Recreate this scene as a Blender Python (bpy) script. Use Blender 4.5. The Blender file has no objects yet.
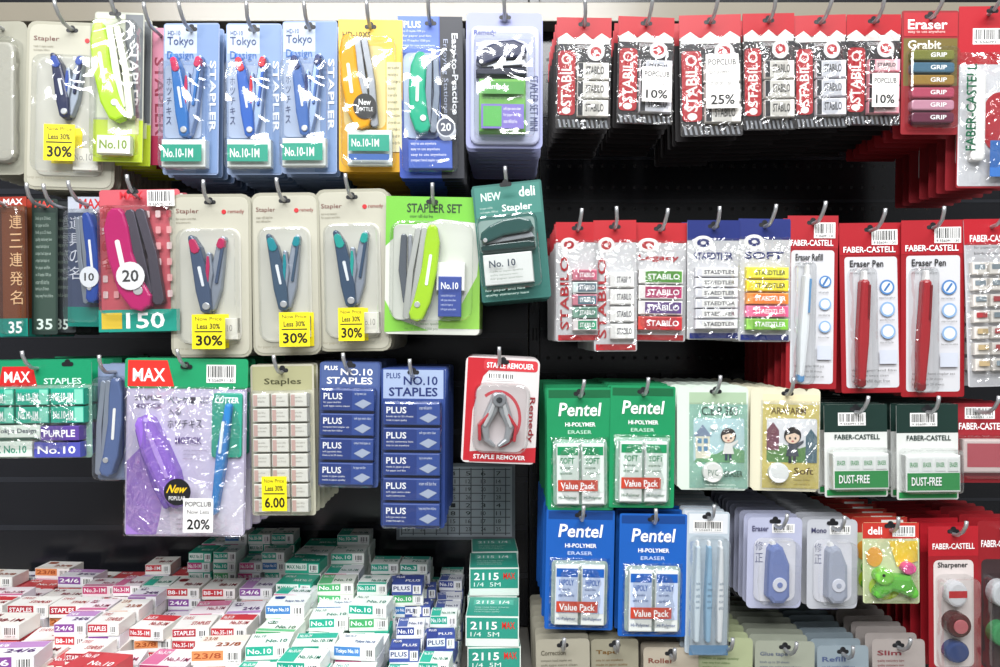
import bpy, math, random
from mathutils import Vector, Matrix
random.seed(7)
S=0.00135; Z0=1.35; D=800.0
scene=bpy.context.scene
try: scene.view_settings.view_transform='Standard'
except Exception: pass

# ---------------- materials ----------------
MC={}
def lin(c): return c/12.92 if c<=0.04045 else ((c+0.055)/1.055)**2.4
def mat(h,k='p'):
    key=h+k
    if key in MC: return MC[key]
    r,g,b=[lin(int(h[i:i+2],16)/255) for i in (0,2,4)]
    m=bpy.data.materials.new(('print_' if k=='p' else 'plastic_' if k=='g' else 'metal_' if k=='m' else 'clear_')+h)
    m.use_nodes=True; nt=m.node_tree; N=nt.nodes; Lk=nt.links
    if k in 'cb':
        N.clear(); out=N.new('ShaderNodeOutputMaterial'); mx=N.new('ShaderNodeMixShader')
        tr=N.new('ShaderNodeBsdfTransparent'); gl=N.new('ShaderNodeBsdfGlossy'); gl.inputs['Roughness'].default_value=0.1 if k=='c' else 0.14
        tr.inputs[0].default_value=(.97,.98,.98,1)
        lw=N.new('ShaderNodeLayerWeight'); lw.inputs[0].default_value=.25
        mp=N.new('ShaderNodeMapRange'); mp.inputs['To Min'].default_value=.09 if k=='c' else .13; mp.inputs['To Max'].default_value=.6
        Lk.new(lw.outputs['Facing'],mp.inputs['Value']); Lk.new(mp.outputs[0],mx.inputs[0])
        Lk.new(tr.outputs[0],mx.inputs[1]); Lk.new(gl.outputs[0],mx.inputs[2])
        no=N.new('ShaderNodeTexNoise'); no.inputs['Scale'].default_value=22 if k=='c' else 46; no.inputs['Distortion'].default_value=1.2; no.inputs['Detail'].default_value=1.0
        tc=N.new('ShaderNodeTexCoord'); Lk.new(tc.outputs['Object'],no.inputs['Vector'])
        bu=N.new('ShaderNodeBump'); bu.inputs['Strength'].default_value=.6 if k=='c' else 1.0; bu.inputs['Distance'].default_value=.008 if k=='c' else .018
        Lk.new(no.outputs[0],bu.inputs['Height']); Lk.new(bu.outputs[0],gl.inputs['Normal']); Lk.new(mx.outputs[0],out.inputs[0])
    else:
        p=N['Principled BSDF']
        no=N.new('ShaderNodeTexNoise'); no.inputs['Scale'].default_value=9
        tc=N.new('ShaderNodeTexCoord'); Lk.new(tc.outputs['Object'],no.inputs['Vector'])
        cr=N.new('ShaderNodeMix'); cr.data_type='RGBA'
        cr.inputs[6].default_value=(r*.92,g*.92,b*.92,1); cr.inputs[7].default_value=(min(1,r*1.04),min(1,g*1.04),min(1,b*1.04),1)
        Lk.new(no.outputs[0],cr.inputs[0]); Lk.new(cr.outputs[2],p.inputs['Base Color'])
        p.inputs['Roughness'].default_value={'p':.42,'g':.2,'m':.36,'r':.7}[k]
        if k=='m': p.inputs['Metallic'].default_value=.6
    MC[key]=m; return m

# ---------------- text cache ----------------
TC={}
def glyphs(t,bold=0):
    key=(t,bold)
    if key in TC: return TC[key]
    c=bpy.data.curves.new('t','FONT'); c.body=t; c.resolution_u=2; c.offset=bold*.018
    ob=bpy.data.objects.new('t',c); scene.collection.objects.link(ob)
    bpy.context.view_layer.update()
    dg=bpy.context.evaluated_depsgraph_get()
    me=bpy.data.meshes.new_from_object(ob.evaluated_get(dg))
    vs=[(v.co.x,v.co.y) for v in me.vertices]; fs=[tuple(p.vertices) for p in me.polygons]
    bpy.data.objects.remove(ob); bpy.data.curves.remove(c); bpy.data.meshes.remove(me)
    if vs:
        a=min(x for x,y in vs);b=max(x for x,y in vs);d=min(y for x,y in vs);e=max(y for x,y in vs)
        vs=[((x-a)/max(b-a,1e-6),(y-d)/max(e-d,1e-6)) for x,y in vs]
    TC[key]=(vs,fs); return TC[key]

def rr(x0,y0,x1,y1,r=0,n=3):
    if r<=0: return [(x0,y0),(x1,y0),(x1,y1),(x0,y1)]
    r=min(r,abs(x1-x0)/2.01,abs(y1-y0)/2.01); P=[]
    for cx,cy,a0 in ((x1-r,y0+r,-90),(x1-r,y1-r,0),(x0+r,y1-r,90),(x0+r,y0+r,180)):
        for i in range(n+1):
            a=math.radians(a0+90*i/n); P.append((cx+r*math.cos(a),cy+r*math.sin(a)))
    return P
def ell(cx,cy,rx,ry,n=20): return [(cx+rx*math.cos(2*math.pi*i/n),cy+ry*math.sin(2*math.pi*i/n)) for i in range(n)]

WORDS=["eraser refill dust free","for paper and film","no.10 staples 1000 pcs","easy to use anywhere","made in japan quality","compact hand stapler set","quality stationery item","soft type extra clean","binds up to 20 sheets","keep away from children"]

class O:
    def __init__(s,name,piv=(500,333),roll=0,yaw=0,pitch=0,w=0):
        s.name=name; s.V=[]; s.F=[]; s.MI=[]; s.ms=[]; s.det=[]; s.sm=[]; s.top=0; s.setT(piv,roll,yaw,pitch,w); s.pl=None; s.isdet=False
    def setT(s,piv=(500,333),roll=0,yaw=0,pitch=0,w=0):
        s.piv=piv; s.w0=w
        s.R=Matrix.Rotation(math.radians(roll),3,'Z')@Matrix.Rotation(math.radians(yaw),3,'Y')@Matrix.Rotation(math.radians(pitch),3,'X')
    def p(s,x,y,w):
        if s.pl is not None: x,y,w=x,s.pl-w,y
        q=s.R@Vector((x-s.piv[0],s.piv[1]-y,w))
        u=s.piv[0]+q.x; v=s.piv[1]-q.y; w=q.z+s.w0
        return ((u-500)*S,-w*S,Z0+(333-v)*S)
    def mi(s,m):
        if m not in s.ms: s.ms.append(m)
        return s.ms.index(m)
    def add(s,vs,fs,m,det=False,smooth=False):
        b=len(s.V); s.V+= [s.p(*v) for v in vs]; k=s.mi(m)
        for f in fs:
            s.F.append(tuple(i+b for i in f)); s.MI.append(k); s.det.append(det or s.isdet); s.sm.append(smooth)
    def poly(s,P,w0,w1,c,k='p',bev=0,det=False):
        A=sum(P[i][0]*P[(i+1)%len(P)][1]-P[(i+1)%len(P)][0]*P[i][1] for i in range(len(P)))
        if A>0: P=P[::-1]
        n=len(P); rings=[[(x,y,w0) for x,y in P]]
        if bev>0:
            def inset(d):
                Q=[]
                for i in range(n):
                    a=Vector(P[i-1]);b=Vector(P[i]);c2=Vector(P[(i+1)%n])
                    e1=(b-a);e2=(c2-b)
                    if e1.length<1e-6 or e2.length<1e-6: Q.append(P[i]);continue
                    e1.normalize();e2.normalize()
                    n1=Vector((e1.y,-e1.x));n2=Vector((e2.y,-e2.x)); nn=n1+n2
                    if nn.length<1e-3: nn=n1
                    nn.normalize(); kk=d/max(.5,nn.dot(n1)); Q.append((b.x+nn.x*kk,b.y+nn.y*kk))
                return Q
            rings.append([(x,y,w1-bev) for x,y in P])
            i1=inset(-bev*.3); i2=inset(-bev)
            def ar(Q): return abs(sum(Q[i][0]*Q[(i+1)%n][1]-Q[(i+1)%n][0]*Q[i][1] for i in range(n)))
            if ar(i2)>ar(P): i1=inset(bev*.3); i2=inset(bev)
            rings.append([(x,y,w1-bev*.3) for x,y in i1]); rings.append([(x,y,w1) for x,y in i2])
        else: rings.append([(x,y,w1) for x,y in P])
        vs=[];fs=[]
        for r in rings: vs+=r
        for j in range(len(rings)-1):
            for i in range(n):
                a=j*n+i;b=j*n+(i+1)%n; fs.append((a,b,b+n,a+n))
        s.add(vs,fs,mat(c,k),det,False)
        s.add(rings[-1],[tuple(range(n))],mat(c,k),det,False)
        s.top=max(s.top,w1)
    def box(s,x0,y0,x1,y1,w0,w1,c,k='p',r=0,bev=0,det=False): s.poly(rr(x0,y0,x1,y1,r),w0,w1,c,k,bev,det)
    def dec(s,P,c,k='p',det=False,w=None):
        s.top+=.14; A=sum(P[i][0]*P[(i+1)%len(P)][1]-P[(i+1)%len(P)][0]*P[i][1] for i in range(len(P)))
        if A>0: P=P[::-1]
        s.add([(x,y,s.top if w is None else w) for x,y in P],[tuple(range(len(P)))],mat(c,k),det)
    def r(s,x0,y0,x1,y1,c,rad=0,k='p',det=False): s.dec(rr(x0,y0,x1,y1,rad),c,k,det)
    def t(s,t,x0,y0,x1,y1,c='ffffff',rot=0,bold=0,slant=0):
        vs,fs=glyphs(t,bold)
        if not vs: return
        s.top+=.1; Q=[]
        for a,b in vs:
            a2=a+slant*(b-.5)
            if rot==0: Q.append((x0+(x1-x0)*a2,y1-(y1-y0)*b,s.top))
            elif rot==90: Q.append((x0+(x1-x0)*b,y0+(y1-y0)*a2,s.top))
            else: Q.append((x1-(x1-x0)*b,y1-(y1-y0)*a2,s.top))
        s.add(Q,fs,mat(c),True)
    def lines(s,x0,y0,x1,y1,n,c='444444'):
        h=(y1-y0)/n
        for i in range(n):
            s.t(random.choice(WORDS),x0,y0+i*h,x0+(x1-x0)*random.uniform(.65,1),y0+i*h+h*.62,c); s.top-=.1
        s.top+=.1
    def bar(s,x0,y0,x1,y1):
        s.r(x0,y0,x1,y1,'f2f2f0'); s.top+=.1; x=x0+1.5; w=s.top
        while x<x1-2:
            d=random.choice([.4,.7,1.1]); s.dec(rr(x,y0+1.2,x+d,y1-(y1-y0)*.3),'222222','p',True,w); x+=d+random.choice([.5,.8,1.2])
        s.top=w+.1; s.t("9 556091 130",x0+2,y1-(y1-y0)*.22,x1-2,y1-1,'222222')
    def tube(s,pts,rad,c,k='m',n=7):
        vs=[];fs=[]
        for i,q in enumerate(pts):
            q=Vector(q); a=Vector(pts[max(0,i-1)]); b=Vector(pts[min(len(pts)-1,i+1)]); d=(b-a).normalized()
            u=d.cross(Vector((1,.13,.07))); 
            if u.length<.1: u=d.cross(Vector((0,1,0)))
            u.normalize(); v=d.cross(u)
            rad_i=rad[i] if isinstance(rad,(list,tuple)) else rad
            for j in range(n):
                t=2*math.pi*j/n; vs.append(tuple(q+u*math.cos(t)*rad_i+v*math.sin(t)*rad_i))
        for i in range(len(pts)-1):
            for j in range(n): a=i*n+j;b=i*n+(j+1)%n; fs.append((a,b,b+n,a+n))
        fs.append(tuple(range(n))); fs.append(tuple(range((len(pts)-1)*n,len(pts)*n)))
        s.add(vs,fs,mat(c,k),False,True)
    def arm(s,pts,wd,w0,w1,c,k='g',bev=1.2,det=False):
        Lf=[];Rt=[]; n=len(pts)
        for i in range(n):
            a=Vector(pts[max(0,i-1)]);b=Vector(pts[min(n-1,i+1)]); d=(b-a).normalized(); nn=Vector((-d.y,d.x)); q=Vector(pts[i]); h=wd[i]/2
            if i==0:
                e=q-d*h*.6; Lf.append(tuple(e+nn*h*.45)); Rt.append(tuple(e-nn*h*.45))
            Lf.append(tuple(q+nn*h)); Rt.append(tuple(q-nn*h))
            if i==n-1:
                e=q+d*h*.6; Lf.append(tuple(e+nn*h*.45)); Rt.append(tuple(e-nn*h*.45))
        s.poly(Lf+Rt[::-1],w0,w1,c,k,bev,det)
    def blister(s,x0,y0,x1,y1,w0,w1,r=7): 
        t=s.top; s.poly(rr(x0,y0,x1,y1,r,4),w0,w1,'ffffff','c',2.5,True); s.top=t
    def bag(s,x0,y0,x1,y1,w0,bulge):
        nx,ny=9,13; vs=[];fs=[]
        for j in range(ny):
            for i in range(nx):
                a=i/(nx-1);b=j/(ny-1)
                e=min(1,4*a,4*(1-a))*min(1,5*b,5*(1-b))
                vs.append((x0+(x1-x0)*a,y0+(y1-y0)*b,w0+1.0+bulge*e+(random.uniform(-1,1)*1.3 if 0<e else 0)))
        for j in range(ny-1):
            for i in range(nx-1): a=j*nx+i; fs.append((a,a+nx,a+nx+1,a+1))
        s.add(vs,fs,mat('ffffff','b'),True,True)
    def copies(s,n,step,jit=1.5):
        F0=[(f,m,sm) for f,m,d,sm in zip(s.F,s.MI,s.det,s.sm) if not d]
        used=sorted({i for f,_,_ in F0 for i in f}); base=[s.V[i] for i in used]; ix={i:j for j,i in enumerate(used)}
        for c in range(1,n+1):
            dx=random.uniform(-jit,jit)*S; dz=random.uniform(-jit,jit)*S*.5; dy=c*step*S; b=len(s.V)
            s.V+=[(x+dx,y+dy,z+dz) for x,y,z in base]
            for f,m,sm in F0:
                s.F.append(tuple(ix[i]+b for i in f)); s.MI.append(m); s.det.append(False); s.sm.append(sm)
    def done(s,n=0,step=12):
        if n: s.copies(n,step)
        me=bpy.data.meshes.new(s.name); me.from_pydata(s.V,[],s.F)
        for m in s.ms: me.materials.append(m)
        me.polygons.foreach_set('material_index',s.MI); me.polygons.foreach_set('use_smooth',s.sm); me.update()
        ob=bpy.data.objects.new(s.name,me); scene.collection.objects.link(ob)
        c=sum((Vector(v) for v in s.V),Vector())/max(1,len(s.V)); me.transform(Matrix.Translation(-c)); ob.location=c
        return ob

def hook(u,v):
    o=O('display_hook'); dx=random.uniform(-2,2)
    o.tube([(u,v,-222),(u,v,4),(u+dx*.2,v-1,12),(u+dx*.4,v-6,20),(u+dx,v-13,25),(u+dx*1.2,v-18,26)],1.9,'b8babd','m')
    o.box(u-7,v-9,u+7,v+9,-225,-221,'303236','g',2)
    o.done()
def hole(o,u,v):
    o.r(u-6,v-2,u+6,v+2.2,'15161a',2,det=True); o.dec(ell(u,v-2,3,3,10),'15161a','p',True)
def start(name,x0,y0,x1,y1,hv=8,roll=None,w=None,yaw=None):
    u=(x0+x1)/2
    roll=random.uniform(-1.2,1.2) if roll is None else roll
    o=O(name,(u,y0+hv),roll,random.uniform(-4,4) if yaw is None else yaw,random.uniform(-1,1.5),random.uniform(-5,4) if w is None else w)
    hook(u,y0+hv); return o
def XY(x0,y0,x1,y1): return (lambda f:x0+(x1-x0)*f/100),(lambda f:y0+(y1-y0)*f/100)

# mini stapler hanging nose up: two jaws joined at the hinge below, colour insert between
def stapler(o,x,yt,yb,wd,body,tip,w=3,metal='9fa8b6'):
    h=yb-yt
    P=lambda a,b:(x+wd*a,yt+h*b)
    o.arm([P(.08,.96),P(.2,.7),P(.27,.4),P(.34,.16),P(.42,.03)],[wd*.2,wd*.3,wd*.3,wd*.24,wd*.14],w,w+7,metal,'m',1.2)
    o.arm([P(.24,.62),P(.36,.3),P(.42,.14)],[wd*.08,wd*.08,wd*.1],w+7,w+9,body,'g',.5)
    o.arm([P(0,.84),P(.06,.5),P(.05,.24)],[wd*.1,wd*.22,wd*.12],w+3,w+9.5,metal,'m',1)
    o.arm([P(0,.7),P(.04,.4),P(.04,.28)],[wd*.06,wd*.1,wd*.06],w+9,w+10.5,tip,'g',.5)
    o.arm([P(-.02,.98),P(-.1,.72),P(-.2,.42),P(-.3,.17),P(-.42,.02)],[wd*.3,wd*.4,wd*.36,wd*.3,wd*.15],w,w+11,body,'g',2)
    o.arm([P(-.27,.2),P(-.36,.08)],[wd*.24,wd*.2],w+10.2,w+12,tip,'g',.8)
    o.arm([P(.36,.14),P(.4,.06)],[wd*.22,wd*.18],w+4,w+9.5,tip,'g',.8)
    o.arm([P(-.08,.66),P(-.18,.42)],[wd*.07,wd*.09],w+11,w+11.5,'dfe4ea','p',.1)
    o.poly(ell(*P(0,.93),wd*.1,wd*.1,12),w+10,w+12.5,'c8cacd','m',.5)
def longstapler(o,x0,y0,x1,y1,wd,c1,metal='b9bcc0',flip=1,w=3,foot=None):
    d=Vector((x1-x0,y1-y0)); n=Vector((-d.y,d.x)).normalized()*flip; A=Vector((x0,y0))
    def q(f,o_): v=A+d*f+n*o_; return (v.x,v.y)
    o.arm([q(0.03,wd*.34),q(.5,wd*.4),q(1,wd*.32)],[wd*.2,wd*.2,wd*.24],w,w+7,foot or metal,'m' if not foot else 'g',.8)
    o.arm([q(.02,wd*.14),q(.5,wd*.14),q(.9,wd*.15)],[wd*.2,wd*.22,wd*.2],w,w+8,metal,'m',.8)
    o.arm([q(0,-wd*.12),q(.15,-wd*.18),q(.45,-wd*.22),q(.8,-wd*.14),q(.98,0)],[wd*.34,wd*.5,wd*.52,wd*.56,wd*.5],w,w+11,c1,'g',2.2)
    v=q(.85,.0); o.poly(ell(v[0],v[1],wd*.1,wd*.1,12),w+11,w+12,'d8d8d8','m',.3)
    a,b=q(.3,-wd*.2),q(.62,-wd*.2); o.arm([a,b],[wd*.1,wd*.1],w+11,w+11.5,'f2f2f0','p',.1)
# desk stapler lying horizontally in the pack
def hstap(o,x0,y0,x1,y1,c,c2,w=3):
    P=lambda L:[(x0+(x1-x0)*a,y0+(y1-y0)*b) for a,b in L]
    o.poly(P([(0,.86),(.06,.8),(.9,.78),(1,.84),(1,1),(0,1)]),w,w+12,c2,'g',1)
    o.poly(P([(.08,.62),(.96,.52),(1,.68),(.1,.78)]),w,w+10,'b4b8bd','m',.8)
    o.poly(P([(0,.62),(.03,.4),(.2,.2),(.45,.04),(.75,0),(.95,.12),(1,.34),(.9,.5),(.45,.56),(.1,.76)]),w,w+15,c,'g',2)
    o.poly(ell(x0+(x1-x0)*.1,y0+(y1-y0)*.66,2.2,2.2,10),w+15,w+16,'c8c8c8','m',.3)

def tag(o,x0,y0,x1,y1,pc,bg='f3e21c',top='Now Price'):
    o.top=max(o.top,16.5); o.box(x0,y0,x1,y1,o.top,o.top+.4,bg); h=y1-y0;w=x1-x0
    o.t(top,x0+w*.1,y0+h*.07,x1-w*.1,y0+h*.18,'222222'); o.t("Less 30%",x0+w*.15,y0+h*.26,x1-w*.15,y0+h*.42,'222222',bold=1)
    o.r(x0+w*.08,y0+h*.48,x1-w*.08,y0+h*.51,'222222',det=True); o.t(pc,x0+w*.12,y0+h*.6,x1-w*.08,y0+h*.9,'111111',bold=1)

def stbox(o,x0,y0,x1,y1,w0,w1,body,txt="No.10-1M",tc='ffffff',side=None):
    o.box(x0,y0,x1,y1,w0,w1,body,bev=.5); h=y1-y0;w=x1-x0; o.top=w1
    if side: o.r(x0+w*.72,y0+h*.05,x1-w*.02,y1-h*.05,side)
    o.t(txt,x0+w*.08,y0+h*.25,x0+w*(.68 if side else .9),y0+h*.75,tc,bold=1)

# ================= PACKS : TOP LEFT =================
def khaki(x0,y0,x1,y1,body,tip,tg=None,n=9,a=26,b=72,wf=.46):
    o=start('stapler_blister_pack',x0,y0,x1,y1); X,Y=XY(x0,y0,x1,y1)
    o.box(x0,y0,x1,y1,-.6,0,'a2a08f',r=9); o.box(X(3),Y(2),X(97),Y(98.5),0,.5,'b6b4a4',r=8,bev=.3)
    hole(o,X(50),Y(5))
    o.t("Stapler",X(8),Y(9),X(36),Y(12.5),'6b2f2a'); o.poly(ell(X(67),Y(11),2.4,2.4,10),.5,1,'c2272d'); o.t("remedy",X(72),Y(9.5),X(92),Y(12.5),'8a2f2c')
    o.lines(X(8),Y(14.5),X(34),Y(19),2,'77705e'); o.box(X(12),Y(21),X(88),Y(92),.5,1.6,'c6c5ba',r=10,bev=.8); o.top=1.8
    stapler(o,X(50),Y(a),Y(b),(x1-x0)*wf,body,tip,2)
    o.box(X(58),Y(76),X(86),Y(89),1.8,9,'e8e6dc',bev=.6); o.t("No.10",X(62),Y(80),X(82),Y(84),'8d8a80')
    o.blister(X(14),Y(22),X(86),Y(91),.5,16,10)
    o.lines(X(12),Y(93.5),X(60),Y(97),1,'8a836f')
    if tg: tag(o,*tg)
    return o.done(n,15)

o=start('stapler_blister_pack',-28,17,22,172); o.box(-28,17,22,172,-.6,0,'a09f90',r=8); o.box(-22,40,14,160,0,9,'b4b2a6',r=9,bev=3); o.blister(-24,36,18,164,0,14); o.done(8,15)
khaki(23,18,112,188,'252c52','2f4fa8',(50,126,80,162,"30%"),a=21,b=58,wf=.36)
o=start('long_stapler_pack',96,12,145,160,w=6); o.box(96,12,144,162,-.6,0,'b0b3a6',r=3); o.r(98,14,125,118,'d6dac4'); o.r(126,14,143,118,'62676b')
o.t("STAPLER",130,42,139,108,'f0f0ee',90,1); o.r(96,120,144,162,'b9cf2a'); o.r(110,118,140,134,'dfe8b0')
longstapler(o,109,30,124,120,34,'b0dc12','c6c9b4',-1); stbox(o,104,138,136,156,3,11,'eef0e0',"No.10",'7c9a18'); hole(o,120,18); o.blister(98,24,142,160,0,17); o.done(6,16)
o=start('long_stapler_pack',138,20,168,160,w=-14); o.box(138,20,166,160,-.6,0,'c98096',r=3); o.t("STAPLER",146,50,156,130,'8c2740',90,1); o.r(138,130,166,160,'a82348'); o.done(6,16)
def tokyo(x0,x1,body,tip,y0=19,y1=172):
    o=start('mini_stapler_pack',x0,y0,x1,y1); X,Y=XY(x0,y0,x1,y1)
    o.box(x0,y0,x1,y1,-.6,0,'8ea2c6',r=3); o.r(X(2),Y(1),X(60),Y(20),'bccade'); o.r(X(60),Y(1),X(98),Y(99),'748eb8')
    hole(o,X(50),Y(4)); o.t("HD-10",X(8),Y(5),X(30),Y(8),'3b4a80'); o.t("Tokyo",X(7),Y(9),X(54),Y(16),'2b3f74'); o.t("Design",X(7),Y(18.5),X(54),Y(25),'2b62a8')
    o.t("STAPLER",X(84),Y(25),X(95),Y(72),'e8eef6',90,1)
    o.r(X(4),Y(28),X(70),Y(76),'a9b8d2',4); o.lines(X(72),Y(28),X(82),Y(44),5,'44568a')
    for i,c in enumerate("ホッチキス"): o.t(c,X(7),Y(36+i*6.5),X(16),Y(41+i*6.5),'33406e')
    stapler(o,X(48),Y(22),Y(76),(x1-x0)*.56,body,tip,2,'8fa3c6')
    o.box(X(6),Y(78),X(84),Y(96),0,10,'e9eeea',bev=.8); o.r(X(9),Y(82),X(81),Y(93),'1fa287'); o.t("No.10-1M",X(14),Y(84.5),X(66),Y(90.5),'ffffff',bold=1)
    o.blister(X(2),Y(27),X(88),Y(98),0,15); o.done(9,15)
tokyo(159,217,'3474bd','c92f5c'); tokyo(223,279,'3466c0','cf2436'); tokyo(281,337,'4a70b4','1d2e66')
o=start('mini_stapler_pack',338,18,402,170); o.box(338,18,402,170,-.6,0,'e0a81c',r=3); o.dec([(338,18),(402,18),(402,80),(338,60)],'efc848'); o.r(343,44,385,127,'ead48c',8)
hole(o,370,25); o.t("HD-10XS",342,30,370,36,'5b4a10',bold=1); o.r(386,60,401,150,'efe2b4'); o.lines(387,64,400,146,12,'4a4a30')
longstapler(o,353,40,364,126,34,'eda800','8e9298',-1); o.top=15; o.dec(ell(366,108,11.5,12.5),'1b1b1b'); o.t("New",360,101,372,107,'ffffff',bold=1); o.t("BOTTLE",358,109,374,113,'ffffff')
o.box(348,130,392,165,0,10,'e6ede6',bev=.8); o.r(350,136,390,152,'1fa287'); o.t("No.10-1M",353,140,380,148,'ffffff',bold=1); o.r(350,155,390,161,'3765ad'); o.blister(342,38,396,167,0,16); o.done(9,15)
o=start('mini_stapler_pack',397,13,462,176); o.box(397,13,462,176,-.6,0,'2f4faa',r=3); o.r(439,13,462,176,'22252f'); o.r(397,13,438,50,'5474c8')
hole(o,430,20); o.t("PLUS",403,18,420,25,'ffffff',bold=1); o.lines(402,27,436,46,4,'dfe6f5'); o.t("Easy-to-Practice",449,30,457,112,'e8eaf0',90,1); o.t("Enjoying Stationery",441,36,447,120,'a8b0c8',90)
o.r(402,50,438,136,'b4c2de',7); longstapler(o,424,56,421,130,32,'22ae88','6d7684',-1); o.top=15; o.dec(ell(444,128,9.5,10),'d9dbe2'); o.dec(ell(444,128,8,8.5),'4a4f60',det=True); o.t("20",439,124,449,132,'ffffff',bold=1)
o.box(406,140,450,168,0,10,'4263bd',bev=.8); o.lines(409,143,447,165,4,'ffffff'); o.blister(400,48,456,172,0,16); o.done(9,15)
o=start('stapler_blister_pack',466,11,543,146,w=2); o.box(466,11,543,147,-.6,0,'999ec8',r=5); o.box(470,25,540,144,0,4,'b2b7d4',r=8,bev=2); hole(o,505,17)
o.t("Remedy",474,30,496,36,'44509c',bold=1); o.t("STAPLER SET MINI",530,75,538,130,'40477e',90); o.top=5
o.r(478,40,528,80,'d6d8e6',8); hstap(o,476,44,526,78,'262c50','1d2138',4)
o.box(479,82,525,134,4,16,'6eb34a',bev=1); o.r(481,86,523,98,'4c9a3c'); o.t("Remedy",484,88,508,95,'ffffff',bold=1); o.lines(483,100,520,106,1,'1f4b1c'); o.r(481,108,523,132,'7d6fc0'); o.r(483,110,501,130,'55b04f'); o.lines(503,111,521,129,3,'ffffff')
o.blister(474,38,534,140,3,22); o.done(9,18)

# ================= TOP RIGHT =================
def dusterbag(x0,y0,x1,y1,var=0,tg=None):
    o=start('eraser_bag',x0,y0,x1,y1,roll=random.uniform(-1.5,1.5)); X,Y=XY(x0,y0,x1,y1)
    o.box(x0,y0,x1,y1,-.8,0,'1d191b',r=2); o.r(x0,y0,x1,Y(19),'ab1420'); hole(o,X(50),Y(6)); o.dec([(X(2),Y(19)),(X(18),Y(14)),(X(34),Y(20)),(X(50),Y(14)),(X(66),Y(20)),(X(82),Y(14)),(X(98),Y(19)),(X(98),Y(24)),(X(2),Y(24))],'e6e3de',det=True)
    o.r(X(3),Y(24),X(97),Y(40),'27272b',det=True); o.t("ERGONOMIC",X(38),Y(25),X(62),Y(28),'dddddd',bold=1)
    o.r(X(3),Y(30),X(35),Y(88),'b01622',4,det=True); o.t("STABILO",X(9),Y(33),X(28),Y(80),'f6f3ef',-90,1); o.dec(ell(X(19),Y(84),(x1-x0)*.08,(y1-y0)*.03),'f6f3ef',det=True)
    o.dec(ell(X(72),Y(31),(x1-x0)*.16,(y1-y0)*.08),'eceaea',det=True); o.dec(ell(X(72),Y(31),(x1-x0)*.1,(y1-y0)*.045),'b81f2c',det=True); o.dec(ell(X(72),Y(31),(x1-x0)*.04,(y1-y0)*.02),'f3f0ee',det=True)
    nn=3+var%2; cols=[['e6e4de','cfccc5'],['eba0ae','e4c4c8'],['e4e4ea','c8cad2']][var%3]
    for i in range(nn):
        a=42+i*50/nn; b=a+50/nn*.88
        o.box(X(38),Y(a),X(95),Y(b),0,7,cols[0],bev=1); o.r(X(50),Y(a+1.2),X(89),Y(b-1.2),cols[1]); o.r(X(39),Y(a+.6),X(48),Y(b-.6),'24262c'); o.t("STABILO",X(53),Y(a+3.5),X(86),Y(b-4),'333333',bold=1); o.top=0.9
    for i in range(11): o.dec([(X(4+i*8.5),Y(92)),(X(8+i*8.5),Y(92)),(X(11+i*8.5),Y(99)),(X(7+i*8.5),Y(99))],'8d9096',det=True); o.top-=.14
    if tg:
        o.top=12; o.r(X(tg[0]),Y(tg[1]),X(tg[2]),Y(tg[3]),'f1efeb'); o.t("POPCLUB",X(tg[0]+4),Y(tg[1]+4),X(tg[2]-4),Y(tg[1]+9),'333333',bold=1); o.lines(X(tg[0]+5),Y(tg[1]+12),X(tg[2]-4),Y(tg[3]-14),2,'444444'); o.t(tg[4],X(tg[0]+7),Y(tg[3]-11),X(tg[2]-7),Y(tg[3]-3),'111111',bold=1)
    o.bag(X(0),Y(18),X(100),Y(100),0,9.5); o.done(7,20)
dusterbag(557,16,612,127,0); dusterbag(619,14,676,122,2,(40,50,92,82,"10%")); dusterbag(681,11,743,134,0,(38,36,90,80,"25%")); dusterbag(744,11,796,128,0); dusterbag(797,12,848,126,2); dusterbag(849,12,903,123,1,(40,56,88,86,"10%"))
o=start('eraser_card_pack',905,8,961,133); o.box(905,8,961,133,-.6,0,'8c1a22',r=2); o.r(907,36,960,84,'6b5c26',det=True); o.r(907,10,960,34,'ac1c27'); o.t("Eraser",911,17,950,27,'ffffff',bold=1); o.t("Grabit",911,38,944,47,'f6f2e6',bold=1); hole(o,933,14)
o.lines(911,28,950,34,1,'ffd7d0')
for i,c in enumerate(['7a7c3c','4a6f86','9a7a3a','b34a62','c48ca0','6a2d44']): o.box(912,50+i*12.5,954,60.5+i*12.5,0,8,c,'g',3,1.5); o.t("GRIP",930,53+i*12.5,946,57.5+i*12.5,'ffffff',bold=1)
o.blister(909,47,958,129,0,12); o.done(7,18)
o=start('eraser_pen_pack',962,4,1020,186); o.box(962,4,1020,186,-.6,0,'8e2028',r=2); o.r(963,62,1019,184,'d4d5d9',2,det=True); o.r(962,4,1020,62,'b01c28'); o.bar(976,26,1012,42); o.dec(ell(1003,120,18,30),'b02632',det=True); o.box(972,70,986,160,0,9,'f0f0ee','g',4,2); o.t("FABER-CASTELL",966,64,976,150,'0f5a3c',-90,1); hole(o,990,12); o.r(990,140,1018,176,'3a6eb6',det=True); o.bag(964,50,1020,184,0,12); o.done(7,18)

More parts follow.
